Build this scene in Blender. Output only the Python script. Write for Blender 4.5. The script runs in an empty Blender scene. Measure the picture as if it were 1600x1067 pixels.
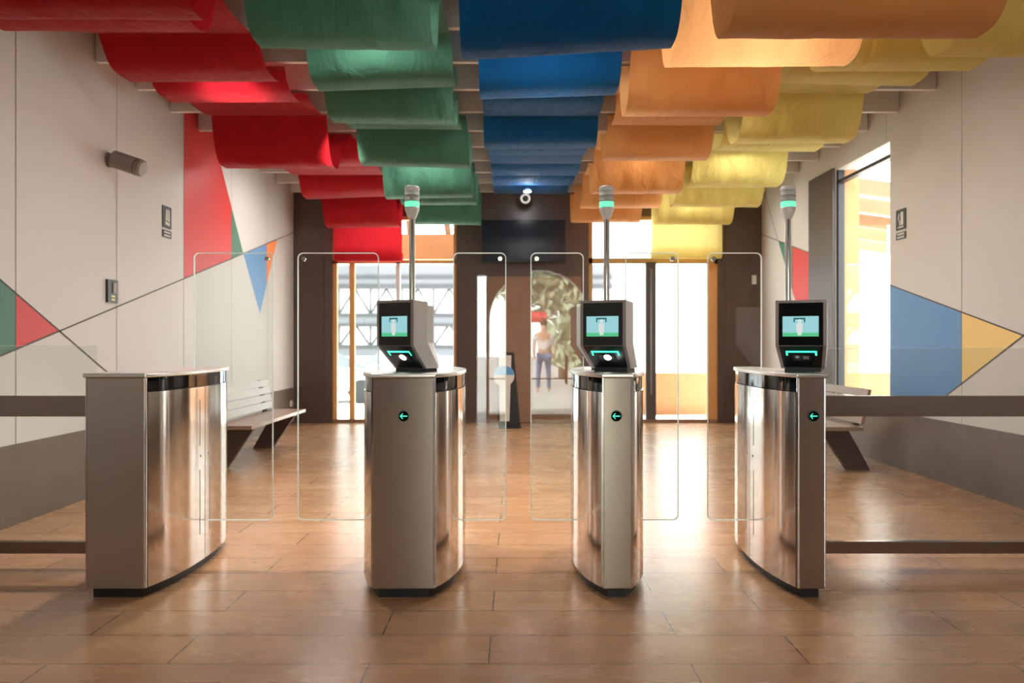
import bpy, bmesh, math, random
from mathutils import Vector, Matrix
random.seed(7)
S = bpy.context.scene
COL = S.collection
F = 1280.0          # focal length in photo pixels
CX, CY, CH = 805.0, 535.0, 1.2


def X(px, d): return (px - CX) * d / F
def Z(py, d): return CH - (py - CY) * d / F

# ------------------------------------------------------------------ materials
def new_mat(name):
    m = bpy.data.materials.new(name); m.use_nodes = True
    nt = m.node_tree; nt.nodes.clear()
    out = nt.nodes.new('ShaderNodeOutputMaterial')
    return m, nt, out


def srgb(r, g, b):
    f = lambda c: ((c / 255) / 12.92 if c / 255 <= .04045 else ((c / 255 + .055) / 1.055) ** 2.4)
    return (f(r), f(g), f(b), 1)


def pbr(name, col, rough=.5, metal=0., spec=.5, noise=0., nscale=(6, 6, 6), bump=0., bscale=None, coat=0., emit=None, estr=0.):
    m, nt, out = new_mat(name)
    p = nt.nodes.new('ShaderNodeBsdfPrincipled')
    nt.links.new(p.outputs[0], out.inputs[0])
    p.inputs['Base Color'].default_value = col
    p.inputs['Roughness'].default_value = rough
    p.inputs['Metallic'].default_value = metal
    p.inputs['Specular IOR Level'].default_value = spec
    p.inputs['Coat Weight'].default_value = coat
    if emit:
        p.inputs['Emission Color'].default_value = emit
        p.inputs['Emission Strength'].default_value = estr
    if noise or bump:
        tc = nt.nodes.new('ShaderNodeTexCoord'); mp = nt.nodes.new('ShaderNodeMapping')
        mp.inputs['Scale'].default_value = nscale
        nt.links.new(tc.outputs['Object'], mp.inputs[0])
        nz = nt.nodes.new('ShaderNodeTexNoise'); nz.inputs['Scale'].default_value = 1.; nz.inputs['Detail'].default_value = 5
        nt.links.new(mp.outputs[0], nz.inputs['Vector'])
        if noise:
            mx = nt.nodes.new('ShaderNodeMix'); mx.data_type = 'RGBA'
            mx.inputs[6].default_value = tuple(c * (1 - noise) for c in col[:3]) + (1,)
            mx.inputs[7].default_value = tuple(min(1, c * (1 + noise)) for c in col[:3]) + (1,)
            nt.links.new(nz.outputs['Fac'], mx.inputs[0]); nt.links.new(mx.outputs[2], p.inputs['Base Color'])
        if bump:
            bp = nt.nodes.new('ShaderNodeBump'); bp.inputs['Strength'].default_value = bump; bp.inputs['Distance'].default_value = .02
            if bscale:
                mp2 = nt.nodes.new('ShaderNodeMapping'); mp2.inputs['Scale'].default_value = bscale
                nt.links.new(tc.outputs['Object'], mp2.inputs[0])
                nz2 = nt.nodes.new('ShaderNodeTexNoise'); nz2.inputs['Scale'].default_value = 1.; nz2.inputs['Detail'].default_value = 3
                nt.links.new(mp2.outputs[0], nz2.inputs['Vector']); nt.links.new(nz2.outputs['Fac'], bp.inputs['Height'])
            else:
                nt.links.new(nz.outputs['Fac'], bp.inputs['Height'])
            nt.links.new(bp.outputs[0], p.inputs['Normal'])
    return m


def glass(name, tint=(1, 1, 1, 1), ior=1.5, rough=0.):
    m, nt, out = new_mat(name)
    t = nt.nodes.new('ShaderNodeBsdfTransparent'); t.inputs[0].default_value = tint
    g = nt.nodes.new('ShaderNodeBsdfGlossy'); g.inputs['Roughness'].default_value = rough
    f = nt.nodes.new('ShaderNodeFresnel')
    ge = nt.nodes.new('ShaderNodeNewGeometry'); mi = nt.nodes.new('ShaderNodeMix')     # the far face of the slab mirrors like the near one
    mi.inputs[2].default_value = ior; mi.inputs[3].default_value = 1 / ior
    nt.links.new(ge.outputs['Backfacing'], mi.inputs[0]); nt.links.new(mi.outputs[0], f.inputs[0])
    mx = nt.nodes.new('ShaderNodeMixShader')
    nt.links.new(f.outputs[0], mx.inputs[0]); nt.links.new(t.outputs[0], mx.inputs[1]); nt.links.new(g.outputs[0], mx.inputs[2])
    nt.links.new(mx.outputs[0], out.inputs[0])
    return m


def cloth_mat(name, col, trans=.35):
    m, nt, out = new_mat(name)
    p = nt.nodes.new('ShaderNodeBsdfPrincipled'); p.inputs['Base Color'].default_value = col
    p.inputs['Roughness'].default_value = .75; p.inputs['Specular IOR Level'].default_value = .25
    p.inputs['Sheen Weight'].default_value = .14; p.inputs['Sheen Roughness'].default_value = .35
    tr = nt.nodes.new('ShaderNodeBsdfTranslucent'); tr.inputs[0].default_value = tuple(c ** .78 for c in col[:3]) + (1,)
    mx = nt.nodes.new('ShaderNodeMixShader'); mx.inputs[0].default_value = trans
    tc = nt.nodes.new('ShaderNodeTexCoord'); mp = nt.nodes.new('ShaderNodeMapping'); mp.inputs['Scale'].default_value = (8, 3.5, 5)
    nz = nt.nodes.new('ShaderNodeTexNoise'); nz.inputs['Scale'].default_value = 1.4; nz.inputs['Detail'].default_value = 4; nz.inputs['Distortion'].default_value = .8
    bp = nt.nodes.new('ShaderNodeBump'); bp.inputs['Strength'].default_value = .55; bp.inputs['Distance'].default_value = .03
    nt.links.new(tc.outputs['Object'], mp.inputs[0]); nt.links.new(mp.outputs[0], nz.inputs['Vector'])
    nt.links.new(nz.outputs['Fac'], bp.inputs['Height'])
    nt.links.new(bp.outputs[0], p.inputs['Normal']); nt.links.new(bp.outputs[0], tr.inputs['Normal'])
    nt.links.new(p.outputs[0], mx.inputs[1]); nt.links.new(tr.outputs[0], mx.inputs[2]); nt.links.new(mx.outputs[0], out.inputs[0])
    return m


def floor_mat():
    m, nt, out = new_mat('wood_look_floor_tile')
    N = nt.nodes.new; L = nt.links.new
    p = N('ShaderNodeBsdfPrincipled'); L(p.outputs[0], out.inputs[0])
    tc = N('ShaderNodeTexCoord')
    br = N('ShaderNodeTexBrick'); br.inputs['Scale'].default_value = 1.
    br.inputs['Brick Width'].default_value = 1.2; br.inputs['Row Height'].default_value = .3
    br.inputs['Mortar Size'].default_value = .003; br.inputs['Mortar Smooth'].default_value = .1
    br.offset = .37; br.offset_frequency = 2; br.squash = 1.
    br.inputs['Color1'].default_value = (.0, .0, .0, 1); br.inputs['Color2'].default_value = (1, 1, 1, 1)
    br.inputs['Mortar'].default_value = (.5, .5, .5, 1); br.inputs['Bias'].default_value = 0.
    mp0 = N('ShaderNodeMapping'); mp0.inputs['Location'].default_value = (.1, .24, 0)
    L(tc.outputs['Object'], mp0.inputs[0]); L(mp0.outputs[0], br.inputs['Vector'])
    # grain
    mp = N('ShaderNodeMapping'); mp.inputs['Scale'].default_value = (1.3, 4.2, 1)
    L(tc.outputs['Object'], mp.inputs[0])
    nz = N('ShaderNodeTexNoise'); nz.inputs['Scale'].default_value = 1.6; nz.inputs['Detail'].default_value = 7; nz.inputs['Distortion'].default_value = .7
    L(mp.outputs[0], nz.inputs['Vector'])
    nz2 = N('ShaderNodeTexNoise'); nz2.inputs['Scale'].default_value = 1.3; nz2.inputs['Detail'].default_value = 2
    L(tc.outputs['Object'], nz2.inputs['Vector'])
    ramp = N('ShaderNodeValToRGB')
    ramp.color_ramp.elements[0].position = .32; ramp.color_ramp.elements[0].color = FLOOR_DARK
    ramp.color_ramp.elements[1].position = .72; ramp.color_ramp.elements[1].color = FLOOR_LIGHT
    ad = N('ShaderNodeMath'); ad.operation = 'ADD'
    ml = N('ShaderNodeMath'); ml.operation = 'MULTIPLY'; ml.inputs[1].default_value = .10
    sp = N('ShaderNodeSeparateColor'); L(br.outputs['Color'], sp.inputs[0])
    L(sp.outputs[0], ml.inputs[0])
    ml2 = N('ShaderNodeMath'); ml2.operation = 'MULTIPLY'; ml2.inputs[1].default_value = .5
    L(nz2.outputs['Fac'], ml2.inputs[0])
    ad2 = N('ShaderNodeMath'); ad2.operation = 'ADD'
    ml3 = N('ShaderNodeMath'); ml3.operation = 'MULTIPLY'; ml3.inputs[1].default_value = .40
    L(nz.outputs['Fac'], ml3.inputs[0])
    L(ml3.outputs[0], ad.inputs[0]); L(ml.outputs[0], ad.inputs[1]); L(ad.outputs[0], ad2.inputs[0]); L(ml2.outputs[0], ad2.inputs[1])
    L(ad2.outputs[0], ramp.inputs[0])
    mx = N('ShaderNodeMix'); mx.data_type = 'RGBA'; mx.inputs[7].default_value = srgb(70, 50, 40)
    mm = N('ShaderNodeMath'); mm.operation = 'MULTIPLY'; mm.inputs[1].default_value = .9
    L(br.outputs['Fac'], mm.inputs[0]); L(mm.outputs[0], mx.inputs[0]); L(ramp.outputs[0], mx.inputs[6]); L(mx.outputs[2], p.inputs['Base Color'])
    rr = N('ShaderNodeMapRange'); rr.inputs[3].default_value = .23; rr.inputs[4].default_value = .31
    L(nz.outputs['Fac'], rr.inputs[0]); L(rr.outputs[0], p.inputs['Roughness'])
    p.inputs['Specular IOR Level'].default_value = .5
    bp = N('ShaderNodeBump'); bp.inputs['Strength'].default_value = .03; bp.inputs['Distance'].default_value = .004
    L(nz.outputs['Fac'], bp.inputs['Height']); L(bp.outputs[0], p.inputs['Normal'])
    return m


def stone_mat(name, col, rough, noise=.22, jw=1.2, jh=.6, rot=None):
    """mottled brown porcelain cladding with thin joints."""
    m, nt, out = new_mat(name)
    N = nt.nodes.new; L = nt.links.new
    p = N('ShaderNodeBsdfPrincipled'); L(p.outputs[0], out.inputs[0]); p.inputs['Roughness'].default_value = rough
    tc = N('ShaderNodeTexCoord')
    nz = N('ShaderNodeTexNoise'); nz.inputs['Scale'].default_value = 3.2; nz.inputs['Detail'].default_value = 8; nz.inputs['Roughness'].default_value = .6
    L(tc.outputs['Object'], nz.inputs['Vector'])
    mx = N('ShaderNodeMix'); mx.data_type = 'RGBA'
    mx.inputs[6].default_value = tuple(c * (1 - noise * 1.6) for c in col[:3]) + (1,)
    mx.inputs[7].default_value = tuple(c * (1 + noise * 1.6) for c in col[:3]) + (1,)
    L(nz.outputs['Fac'], mx.inputs[0]); L(mx.outputs[2], p.inputs['Base Color'])
    return m

FLOOR_DARK = srgb(160, 118, 84); FLOOR_LIGHT = srgb(190, 148, 110)
M = {}
M['floor'] = floor_mat()
M['wall'] = pbr('painted_wall_panel', srgb(204, 202, 197), .55, noise=.03, nscale=(.7, .7, .7))
M['joint'] = pbr('panel_joint', srgb(95, 88, 82), .8)
M['line'] = pbr('mural_line', srgb(86, 79, 75), .7)
M['mred'] = pbr('mural_red', srgb(200, 42, 40), .5)
M['mgreen'] = pbr('mural_green', srgb(52, 112, 86), .5)
M['mblue'] = pbr('mural_blue', srgb(80, 136, 190), .5)
M['morange'] = pbr('mural_orange', srgb(236, 128, 50), .5)
M['myellow'] = pbr('mural_yellow', srgb(232, 200, 116), .5)
M['base'] = stone_mat('brown_stone_skirting', srgb(104, 90, 82), .38)
M['brown'] = stone_mat('dark_brown_cladding', srgb(88, 68, 59), .33, .18)
M['wood'] = stone_mat('brown_wood_door', srgb(138, 104, 80), .4, .12)
M['darkframe'] = pbr('dark_bronze_frame', srgb(74, 64, 62), .42)
M['black'] = pbr('matt_black', (.012, .012, .013, 1), .45)
M['blackgloss'] = pbr('black_gloss_band', (.006, .006, .007, 1), .05, spec=.35)
M['ceil'] = pbr('ceiling_board', srgb(120, 112, 106), .9)
M['beam'] = pbr('ceiling_beam_paint', srgb(222, 217, 212), .6)
M['steel'] = pbr('brushed_steel', (.65, .615, .59, 1), .115, 1., noise=.05, nscale=(160, 160, 1.2))
M['steelplate'] = pbr('satin_steel_plate', (.50, .43, .385, 1), .26, 1., noise=.06, nscale=(140, 140, 1.0))
for k_ in ('steel', 'steelplate'):
    nt_ = M[k_].node_tree; p_ = [n for n in nt_.nodes if n.type == 'BSDF_PRINCIPLED'][0]
    tg_ = nt_.nodes.new('ShaderNodeTangent'); tg_.direction_type = 'RADIAL'; tg_.axis = 'Z'
    nt_.links.new(tg_.outputs[0], p_.inputs['Tangent']); p_.inputs['Anisotropic'].default_value = .75; p_.inputs['Anisotropic Rotation'].default_value = .25
M['steeltop'] = pbr('pale_steel_top', (.78, .76, .74, 1), .30, 1.)
M['rail'] = pbr('brown_steel_rail', (.30, .235, .20, 1), .22, 1., noise=.06, nscale=(1, 100, 100))
M['chrome'] = pbr('chrome', (.8, .79, .77, 1), .12, 1.)
M['silver'] = pbr('silver_housing', (.86, .86, .85, 1), .34, .15)
M['bezel'] = pbr('grey_bezel', srgb(158, 150, 147), .4, .1)
M['screenglass'] = pbr('black_console_glass', (.010, .011, .012, 1), .08, spec=.5)
M['glass'] = glass('clear_glass_leaf', (.955, .975, .965, 1), 1.58)
M['pane'] = glass('window_glass', (.97, .98, .975, 1), 1.45)
def edge_mat():
    m, nt, out = new_mat('polished_glass_edge')
    a = nt.nodes.new('ShaderNodeBsdfPrincipled'); a.inputs['Base Color'].default_value = srgb(240, 249, 245); a.inputs['Roughness'].default_value = .15
    t = nt.nodes.new('ShaderNodeBsdfTranslucent'); t.inputs[0].default_value = srgb(244, 252, 248)
    x = nt.nodes.new('ShaderNodeMixShader'); x.inputs[0].default_value = .55
    nt.links.new(a.outputs[0], x.inputs[1]); nt.links.new(t.outputs[0], x.inputs[2]); nt.links.new(x.outputs[0], out.inputs[0])
    return m
M['edge'] = edge_mat()
def ring_mat():
    m = edge_mat(); m.name = 'clear_lamp_ring'; nt = m.node_tree
    out = [n for n in nt.nodes if n.type == 'OUTPUT_MATERIAL'][0]; src = out.inputs[0].links[0].from_socket
    [n for n in nt.nodes if n.type == 'MIX_SHADER'][0].inputs[0].default_value = .8
    t = nt.nodes.new('ShaderNodeBsdfTransparent'); x = nt.nodes.new('ShaderNodeMixShader'); x.inputs[0].default_value = .3
    nt.links.new(src, x.inputs[1]); nt.links.new(t.outputs[0], x.inputs[2]); nt.links.new(x.outputs[0], out.inputs[0])
    return m
M['ring'] = ring_mat()
M['bolt'] = pbr('bolt_steel', (.85, .84, .82, 1), .2, 1.)
M['green_led'] = pbr('green_led', srgb(20, 160, 110), .4, emit=(.05, .85, .45, 1), estr=2.2)
M['green_ring'] = pbr('lit_green_lamp', srgb(120, 220, 180), .3, emit=(.18, .95, .60, 1), estr=.85)
M['white_led'] = pbr('white_led', (1, 1, 1, 1), .3, emit=(.9, .97, 1, 1), estr=9.)
M['lens'] = pbr('reader_lens', srgb(120, 130, 128), .15, .6)
M['scr_blue'] = pbr('screen_sky', (0, 0, 0, 1), .25, emit=srgb(158, 216, 222), estr=.92)
M['scr_green'] = pbr('screen_grass', (0, 0, 0, 1), .25, emit=srgb(92, 206, 146), estr=.9)
M['scr_dark'] = pbr('screen_bracket', (0, 0, 0, 1), .25, emit=srgb(10, 92, 96), estr=.9)
M['scr_white'] = pbr('screen_figure', (0, 0, 0, 1), .25, emit=srgb(226, 232, 226), estr=.9)
M['white'] = pbr('white_plastic', srgb(225, 224, 220), .4)
M['benchwood'] = pbr('bench_slat', srgb(150, 122, 104), .3, noise=.12, nscale=(30, 1.5, 30))
M['benchleg'] = pbr('bench_leg', srgb(76, 58, 50), .4)
M['tv'] = pbr('tv_screen', (.012, .013, .017, 1), .22, spec=.5)
M['sign'] = pbr('sign_dark', srgb(36, 38, 30), .4)
M['signwhite'] = pbr('sign_white', srgb(206, 206, 196), .4)
M['signyellow'] = pbr('sign_yellow', srgb(226, 208, 96), .4)
M['speaker'] = pbr('speaker_grey', srgb(128, 118, 110), .45)
M['frame_orange'] = pbr('orange_wood_frame', srgb(222, 160, 96), .5)
M['frame_gold'] = pbr('golden_frame', srgb(176, 138, 78), .45)
M['ext_orange'] = pbr('orange_render', srgb(178, 124, 84), .8)
M['ext_white'] = pbr('white_render', srgb(226, 226, 222), .8)
M['ext_grey'] = pbr('grey_band', srgb(72, 73, 78), .8)
M['ext_dark'] = pbr('dark_strut', srgb(34, 35, 38), .7)
M['ext_brown'] = pbr('brown_timber', srgb(140, 104, 80), .7)
M['ext_ground'] = pbr('pale_paving', srgb(196, 194, 190), .8, noise=.05, nscale=(1, 1, 1))
M['leaf'] = pbr('leaf_green', srgb(166, 178, 150), .6)
M['bark'] = pbr('bark', srgb(84, 68, 54), .9)
M['carpaint'] = pbr('car_silver', srgb(170, 172, 176), .25, .4)
M['carpaint2'] = pbr('car_grey_blue', srgb(112, 132, 152), .25, .3)
M['carglass'] = pbr('car_glass', srgb(70, 76, 82), .08)
M['tyre'] = pbr('tyre', srgb(30, 30, 32), .8)
M['disp_white'] = pbr('dispenser_white', srgb(205, 196, 184), .4)
M['disp_blue'] = pbr('dispenser_blue', srgb(78, 140, 188), .4)
M['skin'] = pbr('skin', srgb(196, 150, 124), .6)
M['jeans'] = pbr('blue_jeans', srgb(70, 100, 140), .8)
M['shirt'] = pbr('pale_shirt', srgb(236, 226, 224), .8)
M['hair'] = pbr('brown_hair', srgb(60, 42, 32), .7)
M['awning'] = pbr('red_awning', srgb(200, 60, 60), .7)
M['c_red'] = cloth_mat('red_cloth', srgb(178, 18, 28))
M['c_green'] = cloth_mat('green_cloth', srgb(72, 124, 100))
M['c_blue'] = cloth_mat('blue_cloth', srgb(0, 84, 142))
M['c_orange'] = cloth_mat('orange_cloth', srgb(218, 154, 90))
M['c_yellow'] = cloth_mat('yellow_cloth', srgb(224, 205, 118))

# ------------------------------------------------------------------ mesh helpers
class MB:
    def __init__(s): s.bm = bmesh.new(); s.mats = []
    def mi(s, m):
        if m is None: return 0
        if m not in s.mats: s.mats.append(m)
        return s.mats.index(m)
    def _new(s, verts, faces, m=None, smooth=False):
        vs = [s.bm.verts.new(v) for v in verts]; i = s.mi(m)
        for f in faces:
            try:
                fc = s.bm.faces.new([vs[k] for k in f]); fc.material_index = i; fc.smooth = smooth
            except ValueError: pass
        return vs
    def box(s, x0, x1, y0, y1, z0, z1, m=None, bevel=0.):
        if bevel:
            t = bmesh.new(); bmesh.ops.create_cube(t, size=1)
            for v in t.verts: v.co = ((x0 + x1) / 2 + v.co.x * (x1 - x0), (y0 + y1) / 2 + v.co.y * (y1 - y0), (z0 + z1) / 2 + v.co.z * (z1 - z0))
            bmesh.ops.bevel(t, geom=list(t.edges), offset=bevel, segments=2, affect='EDGES', profile=.6)
            t.verts.ensure_lookup_table(); t.verts.index_update()
            s._new([v.co.copy() for v in t.verts], [[v.index for v in f.verts] for f in t.faces], m); t.free(); return s
        v = [(x, y, z) for z in (z0, z1) for y in (y0, y1) for x in (x0, x1)]
        s._new(v, [(0, 2, 3, 1), (4, 5, 7, 6), (0, 1, 5, 4), (2, 6, 7, 3), (0, 4, 6, 2), (1, 3, 7, 5)], m); return s
    def prism(s, pts, a, b, axis='z', m=None, smooth=False):
        """polygon pts extruded from a to b along axis; pts are the two other coordinates in order."""
        n = len(pts)
        def P(p, t):
            return {'z': (p[0], p[1], t), 'y': (p[0], t, p[1]), 'x': (t, p[0], p[1])}[axis]
        v = [P(p, a) for p in pts] + [P(p, b) for p in pts]
        f = [tuple(range(n))[::-1], tuple(range(n, 2 * n))] + [(i, (i + 1) % n, n + (i + 1) % n, n + i) for i in range(n)]
        s._new(v, f, m, False); return s
    def quad(s, a, b, c, d, m=None): s._new([a, b, c, d], [(0, 1, 2, 3)], m); return s
    def poly(s, pts, m=None): s._new(pts, [tuple(range(len(pts)))], m); return s
    def bar(s, p0, p1, w, h, m=None):
        p0, p1 = Vector(p0), Vector(p1); d = (p1 - p0).normalized()
        up = Vector((0, 0, 1)) if abs(d.z) < .95 else Vector((0, 1, 0))
        r = d.cross(up).normalized(); u = r.cross(d)
        v = [tuple(p + r * i * w / 2 + u * j * h / 2) for p in (p0, p1) for j in (-1, 1) for i in (-1, 1)]
        s._new(v, [(0, 2, 3, 1), (4, 5, 7, 6), (0, 1, 5, 4), (2, 6, 7, 3), (0, 4, 6, 2), (1, 3, 7, 5)], m); return s
    def cyl(s, p0, p1, r0, r1=None, m=None, seg=24, caps=True):
        r1 = r0 if r1 is None else r1
        p0, p1 = Vector(p0), Vector(p1); d = (p1 - p0).normalized()
        up = Vector((0, 0, 1)) if abs(d.z) < .95 else Vector((0, 1, 0))
        a = d.cross(up).normalized(); b = a.cross(d)
        v = []
        for p, r in ((p0, r0), (p1, r1)):
            for k in range(seg):
                t = 2 * math.pi * k / seg; v.append(tuple(p + a * r * math.cos(t) + b * r * math.sin(t)))
        s._new(v, [(k, (k + 1) % seg, seg + (k + 1) % seg, seg + k) for k in range(seg)], m, True)
        if caps:
            s._new(v[:seg], [tuple(range(seg))[::-1]], m); s._new(v[seg:], [tuple(range(seg))], m)
        return s
    def lathe(s, prof, c=(0, 0), m=None, seg=28):
        n = len(prof); v = []
        for r, z in prof:
            for k in range(seg):
                t = 2 * math.pi * k / seg; v.append((c[0] + r * math.cos(t), c[1] + r * math.sin(t), z))
        f = [(i * seg + k, i * seg + (k + 1) % seg, (i + 1) * seg + (k + 1) % seg, (i + 1) * seg + k) for i in range(n - 1) for k in range(seg)]
        f += [tuple(range(seg))[::-1], tuple(range((n - 1) * seg, n * seg))]
        s._new(v, f, m, True); return s
    def build(s, name, mat=None, parent=None, loc=None, rot=None, auto=True):
        me = bpy.data.meshes.new(name)
        bmesh.ops.recalc_face_normals(s.bm, faces=s.bm.faces) if auto else None
        s.bm.to_mesh(me); s.bm.free()
        if s.mats:
            for m in s.mats: me.materials.append(m)
        if mat and not s.mats: me.materials.append(mat)
        o = bpy.data.objects.new(name, me); COL.objects.link(o)
        if loc: o.location = loc
        if rot: o.rotation_euler = rot
        if parent: o.parent = parent
        return o


def tag(o, label, cat, group=None, kind=None):
    o['label'] = label; o['category'] = cat
    if group: o['group'] = group
    if kind: o['kind'] = kind
    return o


def struct(o, label=None):
    o['kind'] = 'structure'
    if label: o['label'] = label
    return o


def thing(name, label, cat, loc=(0, 0, 0), rz=0, group=None):
    o = bpy.data.objects.new(name, None); COL.objects.link(o)
    o.empty_display_size = .1; o.location = loc; o.rotation_euler = (0, 0, rz)
    return tag(o, label, cat, group)


def smooth_mod(o, angle=40):
    for p in o.data.polygons: p.use_smooth = True
    o.data.set_sharp_from_angle(angle=math.radians(angle))


# ------------------------------------------------------------------ the room
WL, WR, WF, WB = -3.30, 3.67, 12.19, -4.0     # left, right, far and back wall planes
HC = 3.78
BH = .53

struct(MB().box(WL - .3, WR + .3, WB - .3, WF + .25, -.12, 0, M['floor']).build('floor'), 'brown wood-look tiled floor')
struct(MB().box(WL - .3, WR + .3, WB - .3, WF + .3, HC, HC + .12, M['ceil']).build('ceiling'), 'grey ceiling above the beams')

struct(MB().box(WL - .3, WR + .3, WB - .3, WF + .3, HC + .121, 9.5, M['ext_white']).build('roof'), 'unseen upper storey, added to keep the back sky off the terrace')  # unseen mass added to screen the outdoor walls from the back sky

# left wall, with its panel joints and painted triangles
w = MB(); w.box(WL - .25, WL, WB - .25, WF + .25, 0, HC, M['wall'])
e1, e2 = .0012, .0026
def lw(d, z, e=e1): return (WL + e, d, z)
def clip_poly(pts, key, val, keep_less):
    out = []
    for i in range(len(pts)):
        a, b = pts[i], pts[(i + 1) % len(pts)]
        ina = (a[key] <= val) if keep_less else (a[key] >= val); inb = (b[key] <= val) if keep_less else (b[key] >= val)
        if ina: out.append(a)
        if ina != inb:
            t = (val - a[key]) / (b[key] - a[key]); out.append(tuple(a[k] + t * (b[k] - a[k]) for k in (0, 1)))
    return out
l2 = lambda d: 1.283 + .248 * (d - 5.93)
l1 = lambda d: 1.283 - .467 * (d - 5.93)
l3 = lambda d: 2.28 - 1.2 * (d - 9.94)
def mural(pts, m, side='l'):
    f = lw if side == 'l' else rw
    w.poly([f(*p) for p in pts], m)
mural([(3.6, l2(3.6)), (5.41, l2(5.41)), (5.41, l1(5.41)), (3.6, l1(3.6))], M['mgreen'])
mural([(5.41, l2(5.41)), (5.93, 1.283), (5.41, l1(5.41))], M['mred'])
top = 3.76
mural([(8.16, l2(8.16)), (9.53, l2(9.53)), (9.53, l3(9.53)), (9.94 - (top - 2.28) / 1.2, top), (8.16, top)], M['mred'])
mural([(9.53, l2(9.53)), (9.94, 2.28), (9.53, l3(9.53))], M['mgreen'])
tipd, tipz = 10.586, 1.572
er = lambda d: tipz + (d - tipd) * (2.628 - tipz) / (11.355 - tipd)
mural([(9.94, 2.28), (tipd, tipz), (10.87, er(10.87)), (10.87, l2(10.87))], M['mblue'])
mural([(10.87, er(10.87)), (11.355, er(11.355)), (10.87, l2(10.87))], M['morange'])
def wline(f, a, b, wd, m, e):
    (d0, z0), (d1, z1) = a, b
    L = math.hypot(d1 - d0, z1 - z0); nx, nz = -(z1 - z0) / L * wd / 2, (d1 - d0) / L * wd / 2
    w.poly([f(d0 + nx, z0 + nz, e), f(d1 + nx, z1 + nz, e), f(d1 - nx, z1 - nz, e), f(d0 - nx, z0 - nz, e)], m)
for k in range(-6, 7):
    d = 5.41 + 1.37 * k
    if WB < d < WF: wline(lw, (d, BH), (d, HC), .005, M['joint'], e2)
wline(lw, (3.6, l2(3.6)), (12.18, l2(12.18)), .012, M['line'], e2)
wline(lw, (3.6, l1(3.6)), (7.54, l1(7.54)), .012, M['line'], e2)
struct(w.build('wall_left'), 'pale panelled left wall with painted triangles')
struct(MB().box(WL, WL + .014, WB, WF, 0, BH, M['base']).build('baseboard_left'), 'brown stone skirting along the left wall')

# right wall with the tall window
OD0, OD1, OZ0, OZ1 = 8.02, 9.40, .56, 3.17
w = MB()
w.box(WR, WR + .25, WB - .25, OD0, 0, HC, M['wall']); w.box(WR, WR + .25, OD1, WF + .25, 0, HC, M['wall'])
w.box(WR, WR + .25, OD0, OD1, 0, OZ0, M['wall']); w.box(WR, WR + .25, OD0, OD1, OZ1, HC, M['wall'])
def rw(d, z, e=e1): return (WR - e, d, z)
r1 = lambda d: 1.25 + .243 * (d - 5.91)
r2 = lambda d: 1.25 - .472 * (d - 5.91)
mural([(5.91, 1.25), (6.73, r1(6.73)), (6.73, r2(6.73))], M['myellow'], 'r')
mural([(6.73, r1(6.73)), (8.02, r1(8.02)), (8.02, BH), (7.435, BH), (6.73, r2(6.73))], M['mblue'], 'r')
r3 = lambda d: 2.62 + .248 * (d - 11.43)
r4 = lambda d: 2.62 + 1.25 * (d - 11.43)
mural([(11.43, 2.62), (10.84, r3(10.84)), (10.84, r4(10.84))], M['mgreen'], 'r')
mural([(10.84, r3(10.84)), (10.17, r3(10.17)), (10.17, r4(10.17)), (10.84, r4(10.84))], M['mred'], 'r')
for k in range(-6, 5):
    d = 6.73 + 1.37 * k
    if not (OD0 - .05 < d < 10.2): wline(rw, (d, BH), (d, HC), .005, M['joint'], e2)
wline(rw, (8.1, OZ1 + .02), (8.1, HC), .005, M['joint'], e2)
wline(rw, (10.17, r3(10.17)), (12.18, r3(12.18)), .012, M['line'], e2)
wline(rw, (11.43, 2.62), (12.18, r4(12.18)), .012, M['line'], e2)
wline(rw, (3.9, r1(3.9)), (8.02, r1(8.02)), .012, M['line'], e2)
wline(rw, (3.9, r2(3.9)), (7.43, r2(7.43)), .012, M['line'], e2)
struct(w.build('wall_right'), 'pale panelled right wall with painted triangles')
struct(MB().box(WR - .014, WR, WB, WF, 0, BH, M['base']).build('baseboard_right'), 'brown stone skirting along the right wall')
struct(MB().box(WR - .03, WR, OD1, 10.17, BH, 3.2, M['darkframe'], .004).build('trim_1'), 'dark brown panel beside the side window')
win = MB()
win.box(WR + .02, WR + .09, OD0, OD1, 3.02, 3.055, M['black'])
win.box(WR + .02, WR + .09, OD1 - .05, OD1, OZ0, OZ1, M['black'])
win.box(WR + .02, WR + .09, OD0, OD0 + .03, OZ0, OZ1, M['white'])
win.box(WR + .02, WR + .09, OD0, OD1, OZ0, OZ0 + .05, M['white'])
wo = struct(win.build('window_3'), 'tall side window in the right wall')
struct(MB().box(WR + .05, WR + .058, OD0 + .03, OD1 - .05, OZ0 + .05, OZ1, M['pane']).build('window_pane', None, wo))

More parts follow.
